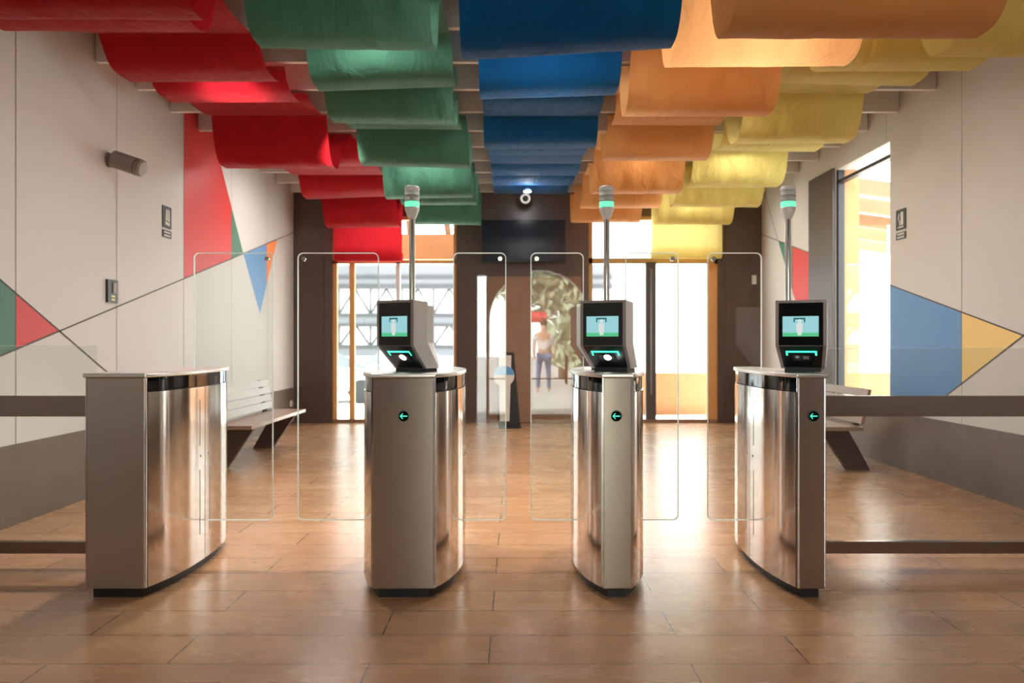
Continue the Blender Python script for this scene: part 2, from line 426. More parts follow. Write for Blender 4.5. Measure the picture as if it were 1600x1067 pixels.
# far wall: brown cladding with two glazed bays
G1a, G1b, G2a, G2b, GZ = X(519, WF), X(713, WF), X(920, WF), X(1122, WF), 3.08
w = MB()
for a, b in ((WL, G1a), (G1b, G2a), (G2b, WR)): w.box(a, b, WF, WF + .25, 0, HC, M['brown'])
for a, b in ((G1a, G1b), (G2a, G2b)): w.box(a, b, WF, WF + .25, GZ, HC, M['brown'])
for a, b in ((X(494, WF), X(506, WF)), (X(1134, WF), X(1142, WF))):    # raised cover strips of the cladding
    w.box(a, b, WF - .012, WF, 0, HC, M['brown'])
struct(w.build('wall_far'), 'dark brown clad far wall')
dw = MB(); dw.box(X(761, WF), X(908, WF), WF - .03, WF, 0.012, 2.18, M['wood'])
do = struct(dw.build('door_1'), 'brown wooden panel door in the far wall')
for nm, a, b, bars, cm, tz in (('window_1', G1a, G1b, [(.055, 0), (.30, .075)], M['frame_orange'], None), ('window_2', G2a, G2b, [(.05, 0)], M['frame_gold'], 2.45)):
    w = MB()
    w.box(a, b, WF + .05, WF + .12, .0, .05, M['ext_brown'])
    w.box(a, a + .06, WF + .05, WF + .12, .05, GZ, cm); w.box(b - .045, b, WF + .05, WF + .12, .05, GZ, cm if nm == 'window_1' else M['frame_orange'])
    w.box(a, b, WF + .05, WF + .12, GZ - .05, GZ, cm)
    if nm == 'window_1':
        xm = X(549, WF); w.box(xm - .038, xm + .038, WF + .04, WF + .13, .05, GZ - .05, M['frame_orange'])
        xm = X(621, WF); w.box(xm - .03, xm + .03, WF + .05, WF + .12, .05, 2.42, M['white'])
        w.box(a, b, WF + .05, WF + .12, 2.38, 2.43, M['frame_orange'])
        z0 = 2.42
    else:
        xm = X(1018, WF); w.box(xm - .075, xm + .075, WF + .04, WF + .13, .05, 2.40, M['darkframe']); w.box(xm - .014, xm + .014, WF + .03, WF + .05, .42, 2.30, M['chrome'])
        w.box(a, b, WF + .05, WF + .12, 2.38, 2.46, M['frame_gold'])
        w.box(b - .15, b - .045, WF + .05, WF + .12, .05, 2.38, M['frame_orange'])
    o = struct(w.build(nm), {'window_1': 'glazed bay on the left of the far wall with orange wood mullions', 'window_2': 'glazed doors on the right of the far wall under a golden transom'}[nm])
    struct(MB().box(a + .04, b - .04, WF + .08, WF + .086, .05, GZ - .04, M['pane']).build('window_pane', None, o))

# back wall behind the camera with the arched glass door
w = MB()
ax0, ax1, az = -.41, 1.17, 2.33
ar = (ax1 - ax0) / 2; zs = az - ar
arc = [(ax1 - ar + ar * math.cos(t), zs + ar * math.sin(t)) for t in [math.pi * k / 24 for k in range(25)]]
w.box(WL, -.60, WB - .25, WB, 0, HC, M['brown']); w.box(-.45, ax0, WB - .25, WB, 0, 2.4, M['brown'])
w.box(-.60, -.45, WB - .25, WB, 2.25, 2.4, M['brown'])
w.box(-.60, ax1, WB - .25, WB, 2.4, HC, M['brown']); w.box(ax1, WR, WB - .25, WB, 0, HC, M['brown'])
for i in range(24):
    (xa, za), (xb, zb) = arc[i], arc[i + 1]
    w.prism([(xa, za), (xa, 2.4), (xb, 2.4), (xb, zb)], WB - .25, WB, 'y', M['brown'])
struct(w.build('wall_back'), 'brown wall behind the viewer with an arched doorway')
d2 = MB(); d2.box(ax0, ax1, WB - .16, WB - .10, 0, .07, M['ext_dark']); d2.box(ax0, ax1, WB - .15, WB - .12, .62, .64, M['ext_dark'])
d2.box(.78, .82, WB - .09, WB - .05, .55, 1.0, M['ext_dark'])
d2 = struct(d2.build('door_2'), 'arched glass door behind the viewer')
struct(MB().prism(arc + [(ax0, 0.07), (ax1, .07)], WB - .135, WB - .127, 'y', M['pane']).build('door_pane', None, d2))

# ceiling beams
ZB = 3.40
beams = [3.673 + .694 * j for j in range(-11, 13)]
for d in beams:
    struct(MB().box(WL + .01, WR - .01, d - .026, d + .026, ZB, ZB + .27, M['beam'], .004).build('ceiling_beam'))

# ------------------------------------------------------------------ draped cloths
GAP = .694
def gm(k): return 4.02 + GAP * k
def drape(name, label, mat, default, loops, k0, k1, tail=None, z_flat=3.375):
    """one long cloth carried under the beams; loops = {gap: (xl, xr, yl, yr)} in photo pixels at the loop's lowest line."""
    mid = {}
    for k, (xl, xr, yl, yr) in loops.items():
        d = gm(k); mid[k] = (X(xl, d), X(xr, d), Z(yl, d), Z(yr, d))
    ks = sorted(mid)
    def edges(k):
        if k <= ks[0]: return mid[ks[0]][:2]
        if k >= ks[-1]: return mid[ks[-1]][:2]
        for a, b in zip(ks, ks[1:]):
            if a <= k <= b:
                t = (k - a) / (b - a); return tuple(mid[a][i] * (1 - t) + mid[b][i] * t for i in (0, 1))
    rows = []; n = 22; mcols = 26
    rnd = random.Random(name)
    for k in range(k0, k1 + 1):
        d = gm(k)
        if k in mid: zl, zr = mid[k][2:]
        else: zl = zr = z_flat - .035 - .02 * rnd.random()
        ph = [rnd.random() * 6.28 for _ in range(4)]
        for i in range(n if k < k1 else n + 1):
            u = -1 + 2 * i / n; prof = 1 - abs(u) ** 3.3
            e0, e1_ = edges(k) if k in mid else edges(k + u / 2)
            if k in mid:       # blend towards the neighbours only at the very beam
                a = max(0, abs(u) - .86) / .14 * .5
                en = edges(k + (1 if u > 0 else -1)) if (k + (1 if u > 0 else -1)) in mid else edges(k + u / 2)
                e0, e1_ = e0 * (1 - a) + en[0] * a, e1_ * (1 - a) + en[1] * a
            row = []
            for j in range(mcols + 1):
                t = j / mcols
                zb = zl * (1 - t) + zr * t
                sag = max(.02, z_flat - zb)
                wr = prof * min(1, sag * 2) * (.006 * math.sin(9 * t + ph[0] + 2 * u) + .005 * math.sin(23 * t + ph[1] - 3 * u) + .003 * math.sin(41 * t + ph[2]))
                row.append((e0 + (e1_ - e0) * t, d + u * (GAP / 2 - .001) + wr * 2.2, z_flat - sag * prof + wr * .6))
            rows.append(row)
    if tail:
        xl, xr, yb, dd = tail
        a, b, zb = X(xl, dd), X(xr, dd), Z(yb, dd)
        pr = [(dd - .04, z_flat - .003), (dd - .05, z_flat - .3), (dd - .055, z_flat - .6), (dd - .06, zb + .10), (dd - .055, zb + .045), (dd - .03, zb + .01), (dd, zb), (dd + .03, zb + .012), (dd + .05, zb + .05), (dd + .055, zb + .13)]
        for y, z in pr:
            rows.append([(a + (b - a) * j / mcols, y + .006 * math.sin(j * 1.1) * (z_flat - z), z) for j in range(mcols + 1)])
    mb = MB(); nr = len(rows); nc = mcols + 1
    mb._new([p for r in rows for p in r], [(i * nc + j, i * nc + j + 1, (i + 1) * nc + j + 1, (i + 1) * nc + j) for i in range(nr - 1) for j in range(mcols)], mat, True)
    o = mb.build(name, auto=False)
    return tag(o, label, 'fabric', 'coloured cloths looped under the ceiling beams')

drape('draped_cloth', 'long red cloth hung in loops under the ceiling beams beside the left wall', M['c_red'], None,
      {0: (-112, 306, 20, 22), 1: (-12, 305, 39, 41), 3: (192, 426, 121, 120), 4: (258, 462, 154, 153), 6: (350, 523, 261, 262), 7: (385, 570, 258, 257), 10: (477, 605, 310, 305), 11: (511, 625, 356, 354)}, -2, 11, (523, 629, 409, 12.06))
drape('draped_cloth', 'long green cloth hung in loops between the red and blue cloths', M['c_green'], None,
      {1: (402, 678, 68, 72), 3: (494, 711, 137, 129), 4: (518, 712, 188, 191), 5: (545, 720, 197, 198), 6: (566, 735, 257, 261), 8: (604, 738, 310, 307), 9: (628, 745, 319, 319), 11: (645, 751, 350, 351)}, -2, 11)
drape('draped_cloth', 'long dark blue cloth hung in loops at the middle of the ceiling', M['c_blue'], None,
      {0: (722, 1053, 87, 68), 3: (750, 964, 150, 143), 6: (757, 930, 230, 228), 7: (762, 916, 239, 238), 9: (768, 904, 270, 270), 11: (771, 887, 298, 300)}, -2, 11)
drape('draped_cloth', 'long orange cloth hung in loops between the blue and yellow cloths', M['c_orange'], None,
      {-1: (1132, 1540, 52, 52), 1: (1045, 1328, 99, 97), 3: (976, 1202, 178, 178), 5: (957, 1128, 190, 191), 6: (943, 1105, 249, 249), 8: (924, 1062, 302, 301), 10: (907, 1030, 325, 324), 11: (893, 999, 347, 347)}, -3, 11)
drape('draped_cloth', 'long yellow cloth hung in loops under the ceiling beams beside the right wall', M['c_yellow'], None,
      {0: (1474, 1800, 82, 82), 2: (1282, 1526, 105, 104), 3: (1224, 1436, 122, 128), 5: (1148, 1326, 222, 221), 6: (1120, 1279, 232, 234), 8: (1074, 1217, 292, 291), 9: (1050, 1185, 322, 323), 11: (1024, 1140, 350, 350)}, -2, 11, (1017, 1127, 404, 12.06))

# ------------------------------------------------------------------ turnstiles
DM, HL = 4.38, .54         # mid depth and half length
ZT0, ZT1 = 1.035, 1.055
def side_fn(wf, b):
    return lambda t: wf / 2 + b * (1 - abs(t) ** 2.5)

def arrow_sign(parent, x, y, z, r=.026):
    o = MB().cyl((x, y, z), (x, y - .004, z), r, m=M['blackgloss'], seg=40).build('arrow_sign', None, parent)
    y2 = y - .0046
    a = MB(); s = r / .026
    a.poly([(x - .016 * s, y2, z), (x - .0135 * s, y2, z + .0025 * s), (x + .017 * s, y2, z + .002 * s), (x + .017 * s, y2, z - .002 * s), (x - .0135 * s, y2, z - .0025 * s)], M['green_led'])
    for sg in (1, -1):
        a.poly([(x - .018 * s, y2, z), (x - .015 * s, y2, z), (x - .003 * s, y2, z + sg * .012 * s), (x - .006 * s, y2, z + sg * .013 * s)], M['green_led'])
    a = a.build('arrow', None, o); a['label'] = 'green lit arrow pointing left'
    o['label'] = 'round black sign with green left arrow'
    rg = MB()
    for k in range(40):
        t0, t1 = 2 * math.pi * k / 40, 2 * math.pi * (k + 1) / 40
        rg.poly([(x + q * math.cos(t), y2 + .0003, z + q * math.sin(t)) for q, t in ((r * .97, t0), (r * .97, t1), (r * .90, t1), (r * .90, t0))], M['mgreen'])
    rg.build('sign_rim', None, o)

def glass_leaf(parent, x0, x1, outer, ox, z0=.25, z1=1.68):
    """x0..x1 world; outer = 'l' or 'r' edge carries the bolt; ox = parent's world x."""
    a, b = x0 - ox, x1 - ox; t = .006; r = .03
    def rounded(ins):
        pts = []
        for cx, cz, st in ((b - r, z1 - r, 0), (a + r, z1 - r, 90), (a + r, z0 + r, 180), (b - r, z0 + r, 270)):
            for k in range(7):
                g = math.radians(st + 15 * k); pts.append((cx + (r - ins) * math.cos(g), cz + (r - ins) * math.sin(g)))
        return pts
    p_in, p_out = rounded(.0045), rounded(0)
    g = MB(); n = len(p_in)
    g._new([(p[0], -t, p[1]) for p in p_in], [tuple(range(n))], M['glass']); g._new([(p[0], t, p[1]) for p in p_in], [tuple(range(n))[::-1]], M['glass'])
    o = g.build('glass_leaf', None, parent, auto=False)
    o['label'] = 'clear glass gate leaf'
    e = MB(); v = [(p[0], y, p[1]) for y in (-t, t) for p in p_out] + [(p[0], y, p[1]) for y in (-t, t) for p in p_in]
    f = []
    for i in range(n):
        j = (i + 1) % n
        f += [(i, j, n + j, n + i), (2 * n + i, 2 * n + j, j, i), (n + i, n + j, 3 * n + j, 3 * n + i)]
    e._new(v, f, M['edge'], False); e.build('glass_edge', None, o)
    bx = (a + .033) if outer == 'l' else (b - .033)
    MB().cyl((bx, -t - .006, z1 - .033), (bx, t + .006, z1 - .033), .012, m=M['bolt'], seg=20).build('bolt', None, o)

def console(parent, lx, ly, theta, rear=False, led=False):
    """folded slab reader console; front towards -y, turned by theta to the viewer's left (mirrored in depth when rear)."""
    sy = -1 if rear else 1
    rz = theta if rear else -theta
    prof = [(0, 1.405), (0, 1.185), (.115, 1.072), (.215, 1.072), (.108, 1.20), (.108, 1.398)]
    wid = [.236, .236, .205, .205, .236, .236]
    h = MB(); n = len(prof)
    v = [(-wd / 2, p[0] * sy, p[1]) for p, wd in zip(prof, wid)] + [(wd / 2, p[0] * sy, p[1]) for p, wd in zip(prof, wid)]
    h._new(v, [(i, (i + 1) % n, n + (i + 1) % n, n + i) for i in range(n)] + [(0, 1, 4, 5), (1, 2, 3, 4), (n, n + 5, n + 4, n + 1), (n + 1, n + 4, n + 3, n + 2)], M['silver'])
    c = h.build('reader_console', None, parent, (lx, ly, 0), (0, 0, rz))
    c['label'] = 'ticket reader console with lit screen' if not rear else 'rear-facing reader console'
    bv = c.modifiers.new('b', 'BEVEL'); bv.width = .006; bv.segments = 2; bv.limit_method = 'ANGLE'
    foot = MB(); foot.box(-.085, .085, min(.10 * sy, .215 * sy), max(.10 * sy, .215 * sy), ZT1, 1.074, M['black']); foot.build('foot', None, c)
    # front frame and glass follow the two front faces
    def fp(u, s, off):     # s 0..1 upper face top->bend, 1..2 lower face; off outwards
        if s <= 1: return (u, (0 - off) * sy, 1.405 + (1.185 - 1.405) * s)
        q = s - 1; ny, nz = -.113 / math.hypot(.115, .113), -.115 / math.hypot(.115, .113)
        return (u, (.115 * q + ny * off) * sy, 1.185 - .113 * q + nz * off)
    def hw(s): return .118 if s <= 1 else .118 - .0155 * (s - 1)
    fr = MB()
    for s0, s1 in ((0, 1), (1, 2)):
        fr.quad(*(fp(sg * hw(s), s, .002) for sg, s in ((-1, s0), (1, s0), (1, s1), (-1, s1))), M['bezel'])
    fr.build('bezel', None, c)
    gl = MB()
    gl.quad(*(fp(sg * (hw(s) - .016), s, .004) for sg, s in ((-1, .06), (1, .06), (1, .998), (-1, .998))), M['screenglass'])
    gl.quad(*(fp(sg * (hw(s) - .016), s, .004) for sg, s in ((-1, 1.01), (1, 1.01), (1, 1.93), (-1, 1.93))), M['screenglass'])
    gl.build('front_glass', None, c)
    if rear: return c
    zz = lambda z: (1.405 - z) / .22
    sc = MB()
    def rect(u0, u1, z0, z1, m, off): sc.quad(*(fp(u, zz(z), off) for u, z in ((u0, z1), (u1, z1), (u1, z0), (u0, z0))), m)
    rect(-.084, .082, 1.229, 1.327, M['scr_blue'], .005)
    rect(-.084, .082, 1.229, 1.247, M['scr_green'], .0053)
    x0 = -.006
    rect(x0 - .027, x0 + .027, 1.312, 1.319, M['scr_dark'], .0056); rect(x0 - .027, x0 - .021, 1.298, 1.312, M['scr_dark'], .0056); rect(x0 + .021, x0 + .027, 1.298, 1.312, M['scr_dark'], .0056)
    def blob(cu, cz, ru, rz_): sc.poly([fp(cu + ru * math.cos(k * .5236), zz(cz + rz_ * math.sin(k * .5236)), .0059) for k in range(12)], M['scr_white'])
    blob(x0 + .001, 1.303, .009, .010); sc.poly([fp(x0 + u, zz(z), .0058) for u, z in ((-.013, 1.293), (.013, 1.293), (.016, 1.265), (.009, 1.235), (-.007, 1.235), (-.015, 1.265))], M['scr_white'])
    s = sc.build('screen', None, c); s['label'] = 'lit screen with a small figure on pale blue'
    gb = MB()
    def lrect(u0, u1, s0, s1, m, off): gb.quad(*(fp(u, q, off) for u, q in ((u0, s0), (u1, s0), (u1, s1), (u0, s1))), m)
    lrect(-.072, .072, 1.20, 1.27, M['green_led'], .0055); lrect(-.072, -.063, 1.27, 1.40, M['green_led'], .0055); lrect(.063, .072, 1.27, 1.40, M['green_led'], .0055)
    g = gb.build('scanner_light', None, c); g['label'] = 'green lit bracket above the reader'
    rd = MB()
    def rrect(u0, u1, s0, s1, m, off): rd.quad(*(fp(u, q, off) for u, q in ((u0, s0), (u1, s0), (u1, s1), (u0, s1))), m)
    rrect(-.045, .050, 1.36, 1.66, M['black'], .0052)
    rrect(-.036, -.004, 1.38, 1.60, M['lens'], .0058); rrect(.006, .034, 1.42, 1.56, M['bezel'], .0058)
    if led:
        rd.poly([fp(.004 + .019 * math.cos(k * .4488), 1.48 + .12 * math.sin(k * .4488), .0064) for k in range(14)], M['white_led'])
    else:
        rd.poly([fp(-.020 + .010 * math.cos(k * .4488), 1.46 + .06 * math.sin(k * .4488), .0064) for k in range(14)], M['signwhite'])
    rd.build('reader_window', None, c)
    return c

def light_pole(parent, lx, ly):
    p = MB().cyl((lx, ly, ZT1), (lx, ly, 1.845), .0155, m=M['chrome'], seg=24)
    p = p.build('light_pole', None, parent)
    c = (lx, ly)
    MB().lathe([(.0155, 1.835), (.022, 1.845), (.038, 1.888), (.038, 1.897)], c, M['silver']).build('lamp_socket', None, p)
    zs = [(1.899, 1.927, 'green_ring'), (1.931, 1.955, 'ring'), (1.959, 1.983, 'ring')]
    for a, b, m in zs:
        o = MB().lathe([(.036, a), (.038, a + .002), (.038, b - .002), (.036, b)], c, M[m]).build('signal_lamp', None, p)
        if m == 'green_ring': o['label'] = 'lit green signal lamp'
    MB().lathe([(.014, 1.897), (.014, 1.985)], c, M['white']).build('lamp_core', None, p)
    for z in (1.9275, 1.9555): MB().lathe([(.0385, z), (.0385, z + .003)], c, M['bezel']).build('lamp_seam', None, p)
    MB().lathe([(.038, 1.985), (.039, 1.988), (.039, 2.0), (.034, 2.006), (.01, 2.008)], c, M['silver']).build('lamp_cap', None, p)

def turnstile(label, cx, wf, bl, br, leaves, con=None, sign=None, pole=None):
    o = thing('turnstile', label, 'turnstile', (cx, DM, 0), 0, 'steel speed gates in a row')
    fl, fr = side_fn(wf, bl), side_fn(wf, br)
    N = 24; ts = [-1 + 2 * i / N for i in range(N + 1)]
    def outline(off, yoff=0.):
        L = HL + yoff
        R = [((fr(t) + off), t * L) for t in ts]; Lf = [(-(fl(t) + off), t * L) for t in reversed(ts)]
        return R + Lf
    MB().prism(outline(-.022, -.02), 0, .045, 'z', M['black']).build('plinth', None, o)
    MB().prism(outline(-.012, -.010), .045, ZT0, 'z', M['black']).build('body', None, o)
    t = MB().prism(outline(.012, .014), ZT0, ZT1, 'z', M['steeltop']).build('top_plate', None, o)
    bv = t.modifiers.new('b', 'BEVEL'); bv.width = .005; bv.segments = 2; bv.limit_method = 'ANGLE'
    for s in (-1, 1):
        fpn = MB(); fpn.box(-wf / 2, wf / 2, min(s * HL, s * (HL - .012)), max(s * HL, s * (HL - .012)), .045, ZT0, M['steelplate'], .0035)
        fpn.build('front_panel' if s < 0 else 'rear_panel', None, o)
    for sgn, fn, b in ((-1, fl, bl), (1, fr, br)):
        if b == 0:
            # flat outer side with a slim chamfered corner strip
            MB().box(min(sgn * wf / 2, sgn * (wf / 2 + .010)), max(sgn * wf / 2, sgn * (wf / 2 + .010)), -HL + .006, HL - .006, .045, ZT0, M['steel'], .006).build('side_panel', None, o)
            continue
        for half in (0, 1):
            a, bb = (-.988, -.006) if half == 0 else (.006, .988)
            K = 18; tt = [a + (bb - a) * i / K for i in range(K + 1)]
            ys = lambda q: q * (HL - .004)
            outp = [(sgn * (fn(q) + .008), ys(q)) for q in tt]; inp = [(sgn * (fn(q) - .010), ys(q)) for q in tt]
            d = MB().prism(outp + inp[::-1], .050, .966, 'z', M['steel']).build('door', None, o); smooth_mod(d, 50)
            bnd = MB().prism([(sgn * (fn(q) + .003), ys(q)) for q in tt] + inp[::-1], .969, ZT0, 'z', M['blackgloss']).build('window_band', None, o); smooth_mod(bnd, 50)
            bnd['label'] = 'glossy black band under the top'
            q = -.10 if half == 0 else .10
            lx, ly = sgn * (fn(q) + .008), ys(q)
            MB().cyl((lx - sgn * .002, ly, .60), (lx + sgn * .003, ly, .60), .007, m=M['chrome'], seg=16).build('lock', None, d)
            g = MB()
            q = -.13 if half == 0 else .13
            lx, ly = sgn * (fn(q) + .008), ys(q)
            for z0, z1 in ((.19, .53), (.66, .90)): g.box(lx - .001, lx + .001, ly - .003, ly + .003, z0, z1, M['bezel'])
            g.build('groove', None, d)
        MB().box(min(sgn * (wf / 2 - .001), sgn * (wf / 2 + .006)), max(sgn * (wf / 2 - .001), sgn * (wf / 2 + .0085)), -HL - .001, -HL + .004, .05, ZT0, M['chrome']).build('corner_strip', None, o)
    for x0, x1, outer in leaves: glass_leaf(o, x0, x1, outer, cx)
    if sign: arrow_sign(o, sign - cx, -HL - .0005, .855)
    if con:
        for cxw, cyw, th, rear, led in con: console(o, cxw - cx, cyw - DM, math.radians(th), rear, led)
    if pole: light_pole(o, pole[0] - cx, pole[1] - DM)
    return o

turnstile('leftmost steel gate cabinet, the only one without a screen console on top', -1.873, .273, 0, .070, [(-1.718, -1.2936, 'r')])
turnstile('wide-fronted steel gate with a screen console, second from the left', -.5235, .285, .102, .102, [(-1.1635, -.729, 'l'), (-.332, -.048, 'r')],
          [(-.582, 3.97, 34, False, True), (-.595, 4.47, 30, True, False)], X(631, 3.84), (-.533, 4.235))
turnstile('narrowest steel gate with a brightly flashing reader, third from the left', .480, .132, .102, .108, [(.082, .366, 'l'), (.589, .873, 'r')],
          [(.425, 3.97, 28, False, True), (.432, 4.47, 28, True, False)], X(963, 3.84), (.473, 4.24))
turnstile('rightmost steel gate with a screen console, next to the right-hand barrier rails', 1.389, .124, .066, 0, [(1.027, 1.318, 'l')],
          [(1.384, 3.97, 24, False, False)], X(1271, 3.84), (1.411, 4.235))

# side barriers
def fence(label, x0, x1, g0, g1, gz):
    o = thing('barrier_fence', label, 'barrier', ((x0 + x1) / 2, DM, 0), 0, 'side barriers')
    c = (x0 + x1) / 2
    MB().box(x0 - c, x1 - c, -.045, -.009, .808, .917, M['rail'], .003).build('top_rail', None, o)
    MB().box(x0 - c, x1 - c, -.045, -.009, .082, .146, M['rail'], .003).build('bottom_rail', None, o)
    g = MB(); r = .03
    rnd_l = g0 > x0 - .001 and g0 != x0
    a, b = g0 - c, g1 - c
    g.quad((a, -.005, .10), (b, -.005, .10), (b, -.005, gz), (a, -.005, gz), M['glass']); g.quad((a, .005, .10), (a, .005, gz), (b, .005, gz), (b, .005, .10), M['glass'])
    gp = g.build('glass_panel', None, o, auto=False)
    MB().box(a, b, -.005, .005, gz - .0005, gz + .0008, M['edge']).build('glass_edge', None, gp)
    xe = x0 - c + .03 if x0 < 0 else x1 - c - .03
    for z0, z1 in ((0, .82),):
        MB().box(xe - .02, xe + .02, .006, .03, 0, .9, M['rail'], .002).build('post', None, o)
fence('brown steel rails and glass of the barrier between the left wall and the first gate', WL + .016, -2.022, WL + .016, -2.235, 1.182)
fence('brown steel rails and glass of the barrier between the last gate and the right wall', 1.464, WR - .016, 1.464, WR - .016, 1.168)

# ------------------------------------------------------------------ benches
def bench(label, side, d0, d1):
    """side -1: against the left wall, +1: against the right wall."""
    wx = WL if side < 0 else WR; s = -side       # s points into the room
    o = thing('bench', label, 'bench', (wx + s * .55, (d0 + d1) / 2, 0), 0, 'wooden slat benches')
    ox, oy = wx + s * .55, (d0 + d1) / 2
    g = lambda q: wx + s * q - ox           # q = distance from the wall
    a, b = d0 - oy, d1 - oy
    MB().prism([(g(.50), .43), (g(.87), .43), (g(.87), .395), (g(.50), .395)], a, b, 'y', M['benchwood']).build('seat', None, o)
    for i in range(4):
        z0 = .455 + i * .082; off = .51 - (i * .082) * .22
        p = [(g(off), z0), (g(off - .016), z0 + .072), (g(off - .046), z0 + .066), (g(off - .03), z0 - .006)]
        MB().prism(p, a + .04, b - .04, 'y', M['benchwood']).build('back_slat', None, o)
    for y in (a + .28, b - .20):
        MB().prism([(g(.33), 0), (g(.55), 0), (g(.82), .395), (g(.55), .395)], y - .03, y + .03, 'y', M['benchleg']).build('leg', None, o)
        MB().prism([(g(.44), .395), (g(.50), .395), (g(.43), .77), (g(.385), .77)], y - .03, y + .03, 'y', M['benchleg']).build('back_support', None, o)
    return o
bench('slatted wooden bench against the left wall behind the first gate', -1, 7.55, 9.5)
bench('slatted wooden bench against the right wall under the side window', 1, 7.45, 9.3)

# ------------------------------------------------------------------ things on the walls and at the far end
def plate_on_left(d, z, wd, h, t=.012): return (WL, WL + t, d - wd / 2, d + wd / 2, z - h / 2, z + h / 2)
def exit_sign(label, side, d, z, wd, h):
    """board with white pictogram and a caption strip under it."""
    s = 1 if side < 0 else -1; wx = WL if side < 0 else WR
    o = thing('safety_sign', label, 'sign', (wx, d, z), 0, 'wall signs')
    f = lambda u, q, e: (s * (.008 + e), u, q)
    bx = lambda a: sorted((0, s * a))
    lo, hi = bx(.008)
    MB().box(lo, hi, -wd / 2, wd / 2, -h / 2, h / 2, M['sign']).build('sign_board', None, o)
    MB().box(lo, hi, -wd / 2, wd / 2, -h / 2 - .022 - h * .34, -h / 2 - .022, M['sign']).build('caption_strip', None, o)
    p = MB(); k = 1 if side < 0 else -1
    def pol(pts): p.poly([f(u * wd * k, q * h, .0008) for u, q in pts], M['signwhite'])
    if side < 0:
        pol([(-.22, -.34), (.30, -.40), (.30, -.24), (-.22, -.2)]); pol([(-.20, -.16), (.02, -.18), (.05, .34), (-.12, .36)]); pol([(.08, -.18), (.30, -.2), (.28, .3), (.12, .42)])
    else:
        pol([(.28, -.28), (.02, -.28), (.02, .36), (.28, .36)]); pol([(-.05, -.3), (-.12, -.3), (-.16, .05), (-.06, .26), (-.2, .3), (-.28, .1), (-.22, -.05), (-.02, .3), (-.0, .0)]); pol([(.3, -.40), (-.3, -.40), (-.3, -.34), (.3, -.34)])
    p.build('pictogram', None, o)
    c = MB(); zc = -h / 2 - .022 - h * .17
    for i in (-1, 1):
        c.poly([f(u * wd, zc + i * h * .075 + v * h, .0008) for u, v in ((-.36, -.035), (.36, -.035), (.36, .035), (-.36, .035))], M['signwhite'])
    c.build('caption_lines', None, o)
exit_sign('dark safety sign with white pictogram high on the left wall beside the red triangle', -1, 4224 / 545, Z(339.5, 4224 / 545), .19, .205)
exit_sign('dark safety sign with white doorway pictogram high on the right wall', 1, 4698 / 603.5, Z(343, 4698 / 603.5), .19, .195)
d = 4224 / 632.; z = Z(455, d)
o = thing('call_point', 'small dark plate with two yellow marks on the left wall below the safety sign', 'sign', (WL, d, z))
MB().box(0, .02, -.085, .085, -.093, .093, M['sign'], .002).build('back_plate', None, o)
MB().box(.02, .026, -.01, .05, -.015, .07, M['speaker'], .002).build('handset', None, o)
m_ = MB()
for q in (-.042, -.068): m_.box(.02, .0215, -.025, .03, q - .007, q + .007, M['signyellow'])
m_.build('yellow_mark', None, o)
d = 4224 / 632; z = Z(249, 6.62)
o = thing('wall_speaker', 'grey cylinder speaker on a bracket high on the left wall', 'speaker', (WL, 6.64, z))
MB().cyl((0, 0, .0), (.012, 0, 0), .06, m=M['speaker']).build('wall_flange', None, o)
MB().bar((.01, 0, 0), (.09, 0, -.006), .03, .03, M['speaker']).build('bracket', None, o)
sp = MB().cyl((.055, -.01, .005), (.285, -.03, -.075), .070, m=M['speaker'], seg=32).build('speaker_body', None, o)
MB().cyl((.285, -.03, -.075), (.297, -.031, -.079), .066, .055, m=M['speaker'], seg=32).build('end_cap', None, o)
ring = MB().cyl((.245, -.0265, -.061), (.252, -.0271, -.0635), .0715, m=M['darkframe'], seg=32).build('seam_ring', None, o)

# television
zt0, zt1 = Z(410, 11.95), Z(343, 11.95); xa, xb = X(752, 11.95), X(884, 11.95)
o = thing('television', 'large black television on the far wall above the wooden door', 'television', ((xa + xb) / 2, 12.1, (zt0 + zt1) / 2))
hw_, hh_ = (xb - xa) / 2, (zt1 - zt0) / 2
MB().box(-hw_, hw_, -.15, -.09, -hh_, hh_, M['black'], .008).build('casing', None, o)
MB().box(-hw_ + .012, hw_ - .012, -.152, -.1505, -hh_ + .02, hh_ - .012, M['tv']).build('screen', None, o)
MB().box(-.12, .12, -.09, .085, -.12, .12, M['black']).build('wall_mount', None, o)
# round camera and lamp under the last beam
dc = 11.75
o = thing('ceiling_camera', 'small round white camera under the last ceiling beam above the television', 'camera', (X(821, dc), dc, Z(310, dc)))
MB().cyl((0, 0, 0), (0, -.05, -.01), .072, m=M['white'], seg=32).build('camera_body', None, o)
MB().cyl((0, -.05, -.01), (0, -.058, -.0116), .042, m=M['blackgloss'], seg=32).build('camera_lens', None, o)
MB().cyl((0, .0, .05), (0, .23, .12), .014, m=M['white'], seg=16).build('stem', None, o)
dl = 11.2
o = thing('ceiling_lamp', 'small lit spot lamp below the blue cloth above the television', 'lamp', (X(824, dl), dl, Z(297, dl)))
MB().lathe([(.02, .03), (.055, .0), (.06, -.02), (.055, -.024)], (0, 0), M['white']).build('lamp_shell', None, o)
MB().lathe([(.052, -.026), (.03, -.033), (.005, -.034)], (0, 0), M['white_led']).build('lamp_glass', None, o)
